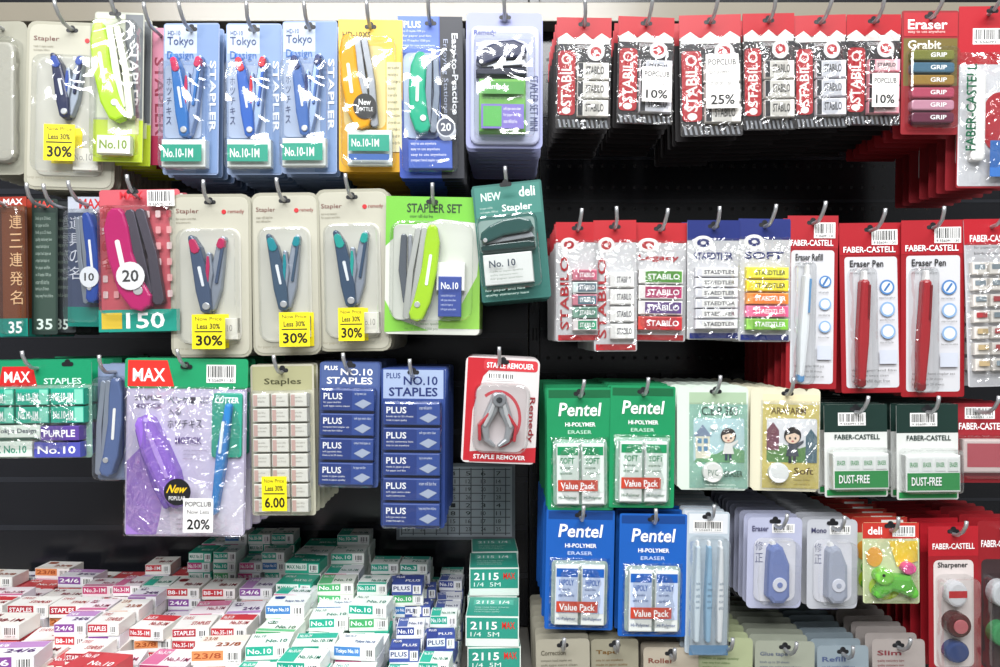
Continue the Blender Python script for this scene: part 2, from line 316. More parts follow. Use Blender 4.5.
# ================= ROW 2 LEFT =================
o=start('staple_card_pack',-20,196,27,336); o.box(-20,196,26,336,-.6,0,'452216',r=2); o.r(-20,196,26,206,'a03322'); o.r(0,205,24,318,'6f3a1c'); o.t("MAX",2,198,22,204,'ffffff',bold=1)
for i,c in enumerate("連三連発名"): o.t(c,8,214+i*19,21,228+i*19,'e7b98a')
o.r(-20,318,26,336,'0f7f72'); o.t("35",6,321,20,333,'ffffff',bold=1); o.blister(0,206,24,334,0,10); o.done(6,14)
o=start('staple_card_pack',24,196,50,334,w=-8); o.box(24,196,50,334,-.6,0,'22332e',r=2); o.r(26,210,48,330,'35483f'); o.t("MAX",27,198,46,205,'d9463a',bold=1); o.t("35",29,318,45,329,'c9d8d0',bold=1); o.lines(28,214,46,300,12,'9fb0a6'); o.done(6,14)
o=start('staple_card_pack',44,197,66,332,w=-18); o.box(44,197,66,332,-.6,0,'343a3c',r=2); o.t("35",46,318,58,329,'c9d8d0',bold=1); o.lines(46,214,64,300,10,'889889'); o.done(6,14)
o=start('heavy_stapler_pack',60,194,102,326,w=-8); o.box(60,194,102,326,-.6,0,'3d4966',r=2); o.r(60,194,102,210,'b9bfcb'); o.r(60,306,102,326,'0f7f72'); o.t("MAX",72,196,96,206,'c8292b',bold=1)
for i,c in enumerate("道具の名"): o.t(c,62,214+i*17,74,227+i*17,'d8dce8')
longstapler(o,83,214,92,300,24,'23479c','9ba3b0'); o.top=15; o.dec(ell(91,276,10,10.5),'e0e3e8'); o.t("10",86,272,96,280,'333333',bold=1); o.blister(64,208,101,322,0,17); o.done(6,16)
o=start('heavy_stapler_pack',97,188,177,331); o.box(97,188,177,331,-.6,0,'c4545f',r=3)
for i in range(7):
    for j in range(6): o.r(99+i*11,210+j*16,104+i*11,217+j*16,random.choice(['dd9a9c','a83040','d8bcbc']),det=True,rad=1)
for i,c in enumerate("道具の名"): o.t(c,101,204+i*17,115,218+i*17,'a01828')
o.t("MAX",120,191,143,199,'c8192b',bold=1); o.bar(147,190,174,206); o.r(97,309,177,331,'15917f'); o.t("150",124,312,162,328,'ffffff',bold=1); o.r(100,312,120,328,'d4b638')
longstapler(o,124,212,142,304,48,'bb1668','55505c',-1); o.top=16; o.dec(ell(133,276,14,14),'e8e8ea'); o.t("20",125,270,141,282,'333333',bold=1); hole(o,137,193); o.blister(102,206,173,314,0,19); o.done(7,18)
khaki(168,193,250,357,'44546f','b8285a',(196,314,229,348,"30%"))
khaki(249,191,317,355,'40566c','1a8a96',(279,312,309,346,"30%"),wf=.5); khaki(313,187,388,351,'3a4f68','23a097',(338,307,364,340,"30%"),wf=.48)
o=start('stapler_set_pack',386,196,481,334,w=4); o.box(386,196,481,334,-.6,0,'d4d7cd',r=4)
o.dec([(386,196),(481,196),(481,222),(440,218),(400,232),(386,246)],'6db838'); o.dec([(481,240),(478,275),(462,305),(440,320),(440,328),(481,328)],'8ec650'); o.dec([(386,300),(396,318),(430,330),(386,332)],'7fc244')
o.t("STAPLER SET",407,203,462,212,'24401e',bold=1); o.lines(410,214,440,219,1,'3a5a30'); hole(o,432,201); o.box(394,224,430,320,0,3,'c6c9bf',r=6,bev=1)
o.arm([(405,236),(404,270),(408,302)],[6,8,6],3,8,'5a6068','g',1.5); o.arm([(411,236),(412,270),(411,304)],[4,5,5],3,7,'a4a8ae','m',.8); longstapler(o,430,228,418,318,30,'a9d52c','c6c8c4'); o.box(438,262,466,290,0,8,'f1f1ee',bev=.6); o.box(440,276,463,316,0,10,'3a4f9f',bev=.8); o.t("No.10",443,282,460,289,'ffffff',bold=1); o.lines(443,294,460,312,4,'cfd8f0')
o.lines(408,322,450,332,2,'3c5a36'); o.blister(392,222,474,320,0,17,12); o.done(8,16)
o=start('stapler_card_pack',472,180,541,300,w=14,roll=5,yaw=-6); o.box(472,184,541,300,-.6,0,'2f6a62',r=2); o.r(474,186,539,216,'3f7f74'); o.t("NEW",480,192,500,200,'d8ece4',bold=1); o.t("deli",518,189,534,199,'e8f4ef',bold=1); o.t("Stapler",500,205,530,214,'e8f4ef',bold=1); o.lines(478,206,496,214,2,'cfe2da')
o.r(475,219,531,252,'8fa8a2',4); hstap(o,477,220,530,250,'2c5450','1d3d3a',0); o.box(478,254,526,284,0,12,'dfe2df',bev=1); o.t("No. 10",484,260,510,267,'333f50',bold=1); o.lines(484,270,520,281,3,'667766')
o.lines(478,288,530,297,2,'bcd5cc'); o.blister(475,216,534,289,0,18); hole(o,507,188); o.copies(7,16); o.done()

# ================= ROW 2 RIGHT =================
def erbag(x0,y0,x1,y1,head,items,logo,vert=None,body='ccccce',n=8):
    o=start('eraser_bag',x0,y0,x1,y1); X,Y=XY(x0,y0,x1,y1)
    o.box(x0,y0,x1,y1,-.8,0,body,r=2); o.r(x0,y0,x1,Y(17),head); hole(o,X(50),Y(5)); o.dec(ell(X(30),Y(19),(x1-x0)*.2,(y1-y0)*.06),'eceae8'); o.dec(ell(X(30),Y(19),(x1-x0)*.12,(y1-y0)*.035),head,det=True); o.dec(ell(X(30),Y(19),(x1-x0)*.05,(y1-y0)*.015),'eceae8',det=True)
    if vert: o.t(vert,X(9),Y(29),X(29),Y(90),head,-90,1)
    if logo: o.t(logo,X(12),Y(27),X(86),Y(33),head,bold=1)
    k=len(items); a0=40; st=52/k; xl=36 if vert else 12
    for i,(c,c2) in enumerate(items):
        a=a0+i*st; o.box(X(xl),Y(a),X(92),Y(a+st*.88),0,7,c,bev=1); o.r(X(xl+12),Y(a+1),X(90),Y(a+st*.88-1),c2); o.t("STAEDTLER" if head=='1c2a6e' else "STABILO",X(xl+16),Y(a+st*.25),X(86),Y(a+st*.62),'2a2a38' if c2 in('f0efec','f4e23a','f3ef4c') else 'ffffff',bold=1); o.top=1.2
    o.r(X(4),Y(94.5),X(96),Y(99),head,det=True)
    o.bag(X(0),Y(15),X(100),Y(100),0,10); o.done(n,20)
erbag(556,221,600,341,'ae1520',[('c87889','b2546c'),('d3e2df','5b6d78'),('c87889','50707c'),('7fa796','4e7f6c'),('e0d8d8','34916a')],None,"STABILO")
erbag(594,219,637,351,'ae1520',[('e4e3e0','f0efec')]*4,None,"STABILO")
erbag(634,221,689,341,'ae1520',[('e8e6e2','4f8e34'),('e8e6e2','a82c60'),('e8e6e2','5c3e7c'),('c9443c','b82832')],"Legacy")
erbag(688,219,742,339,'1c2a6e',[('e0e0e6','f0efec')]*6,"STAEDTLER")
erbag(741,217,794,341,'1c2a6e',[('f4e23a','f3ef4c'),('f1d02a','f4e23a'),('f09a4a','f07f2e'),('ef7aa0','ec5b8a'),('8fc95a','78bb3c')],"SOFT",None)
def erpen(x0,y0,x1,y1,pen,pen2,txt="Eraser Pen"):
    o=start('eraser_pen_pack',x0,y0,x1,y1); X,Y=XY(x0,y0,x1,y1)
    o.box(x0,y0,x1,y1,-.6,0,'96161f',r=2); o.r(X(8),Y(20),X(93),Y(97),'cfd0d4',3,det=True); o.r(x0,y0,x1,Y(19),'a61a25'); hole(o,X(50),Y(4))
    o.bar(X(52),Y(4),X(94),Y(13)); o.t("FABER-CASTELL",X(6),Y(14),X(90),Y(17.5),'ffffff',bold=1); o.t(txt,X(16),Y(22),X(70),Y(26),'2a2a2a',bold=1); o.lines(X(16),Y(27),X(60),Y(31),2,'555555')
    for i,f in enumerate((38,51,64)):
        r=(x1-x0)*.12; o.dec(ell(X(75),Y(f),r,r),['4f7fb8','86a8cf','86a8cf'][i],det=True); o.dec(ell(X(75),Y(f),r*.75,r*.75),'d6e0ec',det=True); o.arm([(X(71),Y(f+2)),(X(79),Y(f-2))],[2.4,2.4],.9,1.6,'3d6ea8','p',.2,True); o.lines(X(62),Y(f+5.5),X(90),Y(f+8),1,'666666')
    o.lines(X(16),Y(86),X(88),Y(95),3,'555555'); o.r(X(60),Y(75),X(88),Y(83),'c6ccd8',det=True)
    x=X(32); ww=(x1-x0)*.17
    o.arm([(x+2,Y(35)),(x+1.5,Y(48)),(x-1,Y(70)),(x-3,Y(92))],[ww*.8,ww,ww*1.05,ww*.7],1,11,pen,'g',3); o.arm([(x+2.2,Y(34)),(x+2.5,Y(29))],[ww*.5,ww*.4],2,9,'f4f4f2','g',2); o.arm([(x+1+ww*.35,Y(37)),(x+ww*.3,Y(56))],[1.8,1.6],11,13,pen2,'g',.4); o.arm([(x-3,Y(92)),(x-3.4,Y(95))],[ww*.8,ww*.8],1,10,pen2,'g',2)
    o.blister(X(12),Y(27),X(50),Y(97),0,16,6); o.done(8,17)
erpen(791,214,841,389,'e7ebee','5d93c4',"Eraser Refill"); erpen(843,221,906,393,'a81a24','7c1219'); erpen(904,219,966,397,'a81a24','7c1219')
o=start('eraser_pack',964,218,1022,386); o.box(964,218,1022,386,-.6,0,'c4c4c8',r=2); o.r(964,218,1022,244,'b01c28'); o.t("FABER-CASTELL",970,234,1018,241,'ffffff',bold=1)
for i in range(7):
    for j in range(3): o.box(968+j*18,262+i*16,983+j*18,274+i*16,0,6,'ded9d2',bev=1); o.r(970+j*18,264+i*16,981+j*18,269+i*16,random.choice(['a5383c','b8a27a','7d8a92']))
o.lines(968,246,1016,258,2,'333333'); o.bag(965,242,1020,385,0,9); o.done(7,17)

# ================= ROW 3 LEFT =================
o=start('staple_box_bag',-20,360,91,486,w=2); o.box(-20,360,90,458,-.6,0,'8bb5a4',r=3); o.r(-20,360,90,385,'0c9062'); o.dec([(0,366),(31,366),(35,386),(-4,386)],'d22222'); o.t("MAX",2,371,28,382,'ffffff',bold=1)
hole(o,66,364); o.t("STAPLES",42,378,80,384,'d5efe4',bold=1)
for j in range(2):
    for i in range(3): stbox(o,-16+i*35,388+j*18,17+i*35,404+j*18,0,10,'1fa287',"No.10-1M",side='7fd0b8'); o.t("MAX",0+i*35,399+j*18,10+i*35,402+j*18,'ffffff')
o.box(-6,424,44,436,0,11,'dfe9df',bev=.6); o.t("Tokyo Design",0,427,40,433,'333a50',bold=1); stbox(o,46,425,84,439,0,14,'5a3f96',"PURPLE",'ffffff'); stbox(o,-18,440,36,455,0,12,'d8e4da',"MAX No.10",'178a6e'); stbox(o,38,441,84,456,0,12,'4f53b0',"No.10",'ffffff')
o.bag(-20,384,90,458,0,17); o.done(6,22)
o=start('hand_stapler_pack',90,364,126,487,w=-10); o.box(90,364,126,482,-.6,0,'7f8eac',r=3); longstapler(o,110,380,104,474,28,'566a98','aab3c4'); o.blister(92,376,124,480,0,18); o.done(5,22)
o=start('compact_stapler_bag',125,358,249,535,w=6,roll=-.6,yaw=1); o.box(126,358,248,388,-1,.4,'12935f',r=3); o.box(128,386,247,535,-1,0,'bfb6d2',r=5); o.dec([(129,360),(168,360),(175,386),(129,386)],'d92c22',w=.6); o.top=.7; o.t("MAX",134,368,166,381,'ffffff',bold=1); o.bar(207,364,236,382); hole(o,187,366)
o.r(130,390,246,533,'cbc3dc',5); o.dec([(130,460),(150,440),(170,480),(160,533),(130,533)],'9a78c4'); o.dec([(168,470),(215,490),(246,470),(246,533),(175,533)],'dcd6e6'); o.t("STAPLER",137,395,164,400,'444455',bold=1); o.t("MOTICK",137,403,164,408,'6a5a80',bold=1)
for i,c in enumerate("ペンケースに"): o.t(c,170+i*7,396,176+i*7,403,'333348')
for i,c in enumerate("入る"): o.t(c,170+i*7,407,176+i*7,414,'333348')
for i,c in enumerate("ホッチキス"): o.t(c,170+i*7,419,176+i*7,427,'333348')
o.t("MOTICK",178,436,204,443,'5f4a88',bold=1); o.lines(186,448,212,460,3,'8d84a0'); o.lines(180,516,192,530,3,'665f78')
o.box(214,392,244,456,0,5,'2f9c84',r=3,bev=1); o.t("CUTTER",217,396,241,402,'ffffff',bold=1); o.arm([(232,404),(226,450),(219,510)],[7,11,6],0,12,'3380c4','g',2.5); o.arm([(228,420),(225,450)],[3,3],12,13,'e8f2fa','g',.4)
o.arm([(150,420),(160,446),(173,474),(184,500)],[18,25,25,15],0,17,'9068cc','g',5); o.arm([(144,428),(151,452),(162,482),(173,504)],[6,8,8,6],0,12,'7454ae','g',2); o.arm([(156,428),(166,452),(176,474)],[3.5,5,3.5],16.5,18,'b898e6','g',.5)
o.bag(127,386,248,535,0,20)
o.top=22; o.dec(ell(188,487,13,13),'17181b'); o.t("New",179,480,197,488,'f2c81c',bold=1,slant=.2); o.t("POPULAR",180,491,196,495,'ffffff'); o.r(194,493,223,526,'f5f4f2'); o.t("POPCLUB",196,496,221,501,'222222',bold=1); o.t("Now Less",198,504,219,508,'333333'); o.t("20%",198,513,220,523,'111111',bold=1)
o.done(5,26)
o=start('staple_refill_pack',248,364,313,516,w=0); o.box(248,364,313,516,-.6,0,'b8b6a2',r=3); o.r(250,366,311,390,'a3a27c'); o.t("Staples",262,378,300,386,'45452a',bold=1); hole(o,281,370)
for i in range(8):
    for j in range(3): o.box(253+j*19,393+i*15,270+j*19,406+i*15,0,9,'dddcd3',bev=.8); o.lines(255+j*19,396+i*15,268+j*19,403+i*15,2,'8a857a'); o.r(254+j*19,394+i*15,258+j*19,405+i*15,'c9a8a0'); o.top=9
tag(o,264,474,289,508,"6.00"); o.blister(250,390,311,514,0,13,5); o.done(6,18)
def plusp(x0,y0,x1,y1,rows,main,light):
    o=start('staples_blister_pack',x0,y0,x1,y1); X,Y=XY(x0,y0,x1,y1)
    o.box(x0,y0,x1,y1,-.6,0,main,r=3); o.r(X(3),Y(1),X(97),Y(19),light if rows==5 else '4a5e90'); o.t("PLUS",X(8),Y(3),X(30),Y(6.5),'ffffff' if rows==4 else '2a3d78',bold=1); o.t("NO.10",X(35),Y(5),X(88),Y(10.5),'ffffff' if rows==4 else '20306a',bold=1); o.t("STAPLES",X(12),Y(12),X(88),Y(17.5),'ffffff' if rows==4 else '20306a',bold=1)
    hole(o,X(50),Y(2.5)); st=78/rows
    for i in range(rows):
        a=21+i*st; o.box(X(6),Y(a),X(94),Y(a+st*.88),0,10,'2c4a94',bev=1); o.r(X(8),Y(a+1),X(58),Y(a+st*.88-1),'1c3880'); o.t("PLUS",X(11),Y(a+st*.16),X(42),Y(a+st*.42),'ffffff',bold=1); o.lines(X(11),Y(a+st*.5),X(54),Y(a+st*.8),2,'ffffff'); o.lines(X(62),Y(a+st*.12),X(90),Y(a+st*.34),1,'dfe6f4'); o.dec([(X(62),Y(a+st*.6)),(X(76),Y(a+st*.4)),(X(90),Y(a+st*.55)),(X(76),Y(a+st*.78))],'a9b4ca'); o.top=10
    o.blister(X(4),Y(20),X(96),Y(99),0,13,4); o.done(6,20)
plusp(318,362,379,488,4,'42568c','8fa0c4'); plusp(380,368,445,530,5,'2c4484','9fb0cf')
# staple removers
o=start('staple_remover_card',459,356,540,466,w=10,roll=-3,yaw=5); o.box(466,357,540,462,-.6,0,'d6cfce',r=5); o.dec([(468,358),(500,358),(484,376),(475,410),(474,460),(468,460)],'ba1f2b'); o.r(484,359,538,370,'c83840',3); o.t("STAPLE REMOUER",487,362,534,367.5,'ffffff',bold=1); o.bar(488,372,516,380) ; o.t("Remedy",530,395,537,440,'8c2a30',90,1)
o.r(478,384,528,450,'c6bcbc',8)
for k in range(26):
    a0=math.pi*1.15*k/26-2.2; a1=math.pi*1.15*(k+1)/26-2.2
    o.dec([(500+24*math.cos(a0),418+29*math.sin(a0)),(500+24*math.cos(a1),418+29*math.sin(a1)),(500+21*math.cos(a1),418+26*math.sin(a1)),(500+21*math.cos(a0),418+26*math.sin(a0))],'c0414a',det=True); o.top-=.14
for sx in (-1,1):
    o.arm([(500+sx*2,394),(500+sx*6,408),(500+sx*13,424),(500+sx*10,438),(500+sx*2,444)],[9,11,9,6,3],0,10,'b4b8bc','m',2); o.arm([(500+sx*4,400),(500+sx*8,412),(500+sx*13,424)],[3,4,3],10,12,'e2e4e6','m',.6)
    o.arm([(500+sx*9,412),(500+sx*18,424),(500+sx*17,438)],[3,3.4,3],0,12,'b8303a','g',1)
o.poly(ell(500,398,7,7),0,13,'9fa3a8','m',1); o.poly(ell(500,398,3,3),13,14,'404448','m',.4); o.dec([(474,451),(540,445),(540,460),(474,461)],'ba2630',w=.5); o.top=.6; o.t("STAPLE REMOVER",478,453.5,530,458,'ffffff',bold=1)
hole(o,503,361); o.blister(476,382,530,450,0,17,10); o.copies(5,16); o.done()

# ================= ROW 3 / 4 RIGHT : value packs =================
def value(x0,y0,x1,y1,main,dark,acc,soft):
    o=start('eraser_value_pack',x0,y0,x1,y1); X,Y=XY(x0,y0,x1,y1)
    o.box(x0,y0,x1,y1,-.8,0,main,r=2); o.r(X(3),Y(1.5),X(97),Y(8),dark); hole(o,X(50),Y(4.5))
    o.t("Pentel",X(19),Y(12),X(82),Y(23),'ffffff',bold=1,slant=.04); o.t("HI-POLYMER",X(28),Y(28),X(74),Y(31.5),'ffffff',bold=1); o.t("ERASER",X(32),Y(34.5),X(68),Y(37.5),acc)
    o.r(X(9),Y(42),X(91),Y(96),'a4b6b2' if not soft else 'a0c2b0',4)
    for j in range(2):
        a=14+j*38; o.box(X(a),Y(45),X(a+34),Y(94),0,8,'dadfdc',bev=1.2); o.r(X(a+1.5),Y(47),X(a+32.5),Y(84),'cfdcd4' if soft else 'b9c8e4'); o.r(X(a+1.5),Y(47),X(a+32.5),Y(54),main); o.t("SOFT" if soft else "HiPOLY",X(a+6),Y(56),X(a+27),Y(61),main,bold=1); o.lines(X(a+5),Y(63),X(a+28),Y(72),2,dark); o.t("Hi-Polymer",X(a+3),Y(87),X(a+30),Y(90.5),dark); o.top=8.2
    o.top=8.8; o.r(X(16),Y(74),X(76),Y(83),'c4412b'); o.t("Value Pack",X(20),Y(76),X(72),Y(81.5),'ffffff',bold=1)
    o.bag(X(6),Y(40),X(94),Y(98),0,11); o.done(8,19)
value(547,388,613,511,'128a56','0a6038','c9ecd8',True); value(611,386,677,508,'128a56','0a6038','c9ecd8',True)
value(547,511,616,633,'125ab2','0b4086','cfe0f6',False); value(620,514,688,637,'125ab2','0b4086','cfe0f6',False)

def scallop(x0,y0,x1,y1):
    P=[];n=5
    for i in range(n):
        for k in range(5): a=math.pi*k/4; cx=x0+(x1-x0)*(i+.5)/n; r=(x1-x0)/n/2; P.append((cx-r*math.cos(a),y0+3-3.5*math.sin(a)))
    return P+[(x1,y1-4),(x1-4,y1),(x0+4,y1),(x0,y1-4)]
# a small printed cartoon figure: head, hair, eyes, shirt, legs
def toon(o,cx,cy,h,hair,shirt,leg,flip=1):
    k=h/40.0
    o.r(cx-4*k,cy+12*k,cx-1*k,cy+22*k,leg,det=True); o.r(cx+1*k,cy+12*k,cx+4*k,cy+22*k,leg,det=True)
    o.dec([(cx-4*k,cy-1*k),(cx+4*k,cy-1*k),(cx+7*k,cy+14*k),(cx-7*k,cy+14*k)],shirt,det=True)
    o.dec([(cx+4*k*flip,cy),(cx+12*k*flip,cy-4*k),(cx+12*k*flip,cy-1*k),(cx+5*k*flip,cy+5*k)],shirt,det=True)
    o.dec(ell(cx,cy-9*k,9.4*k,9.6*k),hair,det=True); o.dec(ell(cx,cy-7*k,7.6*k,7*k),'f2d8c0',det=True)
    o.dec([(cx-8*k,cy-9*k),(cx-6*k,cy-15*k),(cx+6*k,cy-15*k),(cx+8*k,cy-9*k),(cx+2*k,cy-12*k),(cx-3*k,cy-10.5*k)],hair,det=True)
    for sx in (-1,1): o.dec(ell(cx+3*k*sx,cy-6*k,1.1*k,1.5*k,8),'1c1a1a',det=True); o.top-=.14
    o.top+=.14; o.dec(ell(cx,cy-2.8*k,1.6*k,.8*k,8),'c0424a',det=True)
o=start('eraser_bag',680,384,748,490,w=4,yaw=-5); o.poly(scallop(678,386,748,490),-.8,0,'cfdcd0'); o.r(690,392,746,404,'a4bc9e'); o.r(690,404,747,488,'93c0ae'); hole(o,716,391); o.t("C.E.P.365",702,406,738,415,'1f4a3c',bold=1)
o.r(694,418,744,462,'b8d8dc',2,det=True); o.dec([(694,462),(704,450),(716,454),(730,446),(744,450),(744,462)],'6fa678',det=True); o.dec([(696,458),(696,434),(703,426),(710,434),(710,458)],'e6e2cc',det=True); o.dec([(694,436),(703,424),(712,436)],'7d8fa8',det=True)
for i in range(2):
    for j in range(2): o.r(698+i*6,438+j*8,702+i*6,443+j*8,'5d8fb4',det=True)
toon(o,728,442,32,'2c2826','e9e8e4','34405a'); o.dec(ell(714,426,4,2.5),'f2f4f2',det=True)
o.t("ERASER",724,470,742,476,'1f4a3c',bold=1); o.poly(ell(712,471,10,10),1,9,'e9ebe6','p',1); o.t("PVC",707,468,717,474,'44705c'); o.lines(704,482,742,488,2,'dff0e4'); o.bag(690,402,748,489,0,11); o.done(10,16)
o=start('eraser_bag',754,386,820,490,w=4,yaw=-5); o.poly(scallop(752,388,820,491),-.8,0,'d9d5bc'); o.r(764,394,819,403,'e6dcb4'); hole(o,788,393); o.r(764,404,819,488,'cfc070'); o.t("ARAFARM",772,407,806,414,'5a451a',bold=1)
o.r(768,418,817,462,'e4e6ea',2,det=True); o.dec([(768,450),(784,444),(800,448),(817,442),(817,462),(768,462)],'5f8a50',det=True); o.dec([(768,450),(768,430),(774,422),(780,430),(780,450)],'7a4a5a',det=True); o.dec([(806,462),(806,436),(811,428),(817,436),(817,462)],'54707e',det=True)
toon(o,793,443,36,'1f1c1e','4a4f5c','2b3040')
o.poly(ell(779,472,10,10),1,7,'ecefee','p',1); o.t("Soft",793,466,812,473,'5a451a',bold=1); o.lines(793,477,814,486,2,'5a451a'); o.bag(762,400,820,490,0,10); o.done(10,16)
def fcgreen(x0,y0,x1,y1):
    o=start('eraser_card_pack',x0,y0,x1,y1,w=2); X,Y=XY(x0,y0,x1,y1)
    o.box(x0,y0,x1,y1,-.6,0,'d3d6d2',r=2); o.r(x0,y0,x1,Y(30),'142f29'); o.bar(X(22),Y(9),X(66),Y(23)); o.t("FABER-CASTELL",X(16),Y(32.5),X(88),Y(38),'142f29',bold=1); hole(o,X(50),Y(5))
    o.box(X(6),Y(52),X(94),Y(90),0,11,'e9ebe9',bev=1.5); o.r(X(8),Y(70),X(92),Y(88),'2a8a46')
    for i in range(4): o.r(X(10+i*21),Y(55),X(27+i*21),Y(68),'dfe2e0'); o.t("ERASER",X(12+i*21),Y(59),X(25+i*21),Y(64),'2a8a46',bold=1)
    o.t("DUST-FREE",X(14),Y(74),X(62),Y(83),'ffffff',bold=1); o.top=.6
    o.r(X(3),Y(92),X(97),Y(98),'24904a'); o.blister(X(4),Y(46),X(96),Y(91),0,16,4); o.done(9,15)
fcgreen(825,404,889,497); fcgreen(898,404,960,500)
o=start('eraser_card_pack',950,404,1020,485,w=-10); o.box(962,404,1020,485,-.6,0,'98222c',r=2); o.t("FABER-CASTELL",968,424,1016,431,'ffffff',bold=1); o.bar(974,408,1004,420); o.box(968,440,1014,474,0,8,'cfbfbc',bev=2); o.r(972,444,1010,468,'b0505a'); o.blister(966,436,1018,480,0,12); o.done(8,15)
# row 4
o=start('correction_pen_pack',688,510,731,655,w=2); o.box(688,512,731,655,-.6,0,'b6c2cb',r=3); o.r(690,514,729,534,'d9dde2'); hole(o,709,517); o.bar(694,521,724,532)
for i in range(3): x=698+i*11.5; o.arm([(x,546),(x,600),(x,640)],[4,7,5],0,9,['cfdde6','8fb4cf','dfe3e6'][i],'g',2); o.arm([(x,541),(x,546)],[2.5,3],0,6,'f4f4f4','g',1); o.lines(x-2,580,x+3,610,5,'5a7890')
o.r(690,643,729,653,'5d86aa'); o.blister(690,536,729,652,0,14); o.done(9,15)
def tapep(x0,y0,x1,y1,c,card,txt):
    o=start('eraser_blister_pack',x0,y0,x1,y1); X,Y=XY(x0,y0,x1,y1)
    o.box(x0,y0,x1,y1,-.6,0,card,r=5); o.bar(X(45),Y(7),X(86),Y(17)); hole(o,X(50),Y(4)); o.t(txt,X(8),Y(9),X(38),Y(15),'444466',bold=1); o.r(X(12),Y(22),X(88),Y(92),'dcdce4',8)
    for i,ch in enumerate("修正"): o.t(ch,X(14),Y(26+i*13),X(28),Y(36+i*13),'55587a')
    x=X(52); o.arm([(x-3,Y(32)),(x,Y(50)),(x,Y(84))],[(x1-x0)*.26,(x1-x0)*.4,(x1-x0)*.42],0,12,c,'g',4); o.poly(ell(x,Y(70),(x1-x0)*.13,(x1-x0)*.13),12,13,'d7d9e4','g',.5); o.poly(ell(x,Y(70),(x1-x0)*.05,(x1-x0)*.05),13,13.6,c,'g',.3); o.arm([(x-4,Y(31)),(x-5,Y(25))],[7,4],0,8,'f3f3f3','g',1.5)
    o.lines(X(12),Y(94),X(70),Y(97),1,'666688'); o.blister(X(12),Y(22),X(88),Y(92),0,17,9); o.done(9,16)
tapep(750,519,806,611,'7484b8','b2b6ce','Eraser'); tapep(810,521,862,611,'a4aabb','babdc4','Mono')
o=start('animal_eraser_bag',863,522,918,603,w=6); o.box(863,522,918,603,-.8,0,'d3dcae',r=2); o.r(863,522,918,538,'c0342a'); o.t("deli",868,526,882,534,'ffffff',bold=1); o.bar(892,525,914,536); hole(o,890,525)
o.dec(ell(874,556,8,10),'e8a33c'); o.dec([(888,540),(916,540),(916,560),(896,566)],'f1cf3a'); o.dec(ell(884,586,16,13),'b8d43a')
o.arm([(874,592),(886,580),(902,582),(910,592)],[10,18,20,10],0,11,'63b944','g',4); o.poly(ell(880,574,9,8),0,13,'7ccc4c','g',3); o.poly(ell(878,571,1.6,1.6,8),13,13.6,'222222','g',.2); o.poly(ell(905,566,7,6),0,9,'e7579a','g',2); o.bag(864,537,917,602,0,15); o.done(6,22)
o=start('sharpener_card_pack',929,526,979,668,w=4); o.box(929,526,979,672,-.6,0,'961822',r=3); o.r(929,526,979,556,'b01c28'); o.r(934,560,974,668,'d8cecb',5,det=True); hole(o,954,531); o.t("FABER-CASTELL",933,543,975,549,'ffffff',bold=1); o.t("Sharpener",938,562,968,569,'333333',bold=1)
o.poly(ell(953,592,11,13),0,10,'cfd0d4','g',3); o.r(944,588,962,595,'b8232b'); o.poly(ell(953,622,12,12),0,14,'4d1519','g',3); o.poly(ell(953,622,7,7),14,15.5,'b8646a','g',.6); o.poly(ell(953,650,12,11),0,10,'2c4276','g',3); o.blister(936,574,972,668,0,18); o.done(7,17)
o=start('sharpener_card_pack',980,522,1030,668,w=0); o.box(980,522,1030,672,-.6,0,'901a22',r=3); o.t("FABER-CASTELL",984,541,1024,548,'ffffff',bold=1); o.r(984,560,1026,668,'3a2a2c',5); o.poly(ell(1000,592,12,13),0,12,'c8ccd0','g',3); o.poly(ell(1000,632,12,12),0,12,'3f8f5a','g',3); o.blister(985,574,1024,668,0,18); o.done(7,17)
def lowpack(x0,y0,x1,c,c2,txt):
    o=start('correction_tape_pack',x0,y0,x1,y0+110); o.box(x0,y0,x1,y0+110,-.6,0,c,r=4); hole(o,(x0+x1)/2,y0+6); o.t(txt,x0+5,y0+11,x0+(x1-x0)*.55,y0+16,c2,bold=1); o.lines(x0+5,y0+20,x1-10,y0+34,3,c2); o.poly(ell((x0+x1)/2,y0+66,20,24),0,14,c2,'g',4); o.blister(x0+5,y0+38,x1-5,y0+104,0,18); o.done(8,17)
lowpack(536,640,590,'a29e8e','5f5b4c','Correction'); lowpack(592,642,640,'938f7c','70501e','Tape'); lowpack(645,650,700,'b0a796','7c4438','Roller'); lowpack(700,640,755,'a2ab86','4c6a34','Mini'); lowpack(758,644,818,'989d8e','5c6478','Glue tape'); lowpack(820,648,872,'8a98a0','4d5a80','Refill'); lowpack(874,640,926,'a09894','7a3038','Slim')

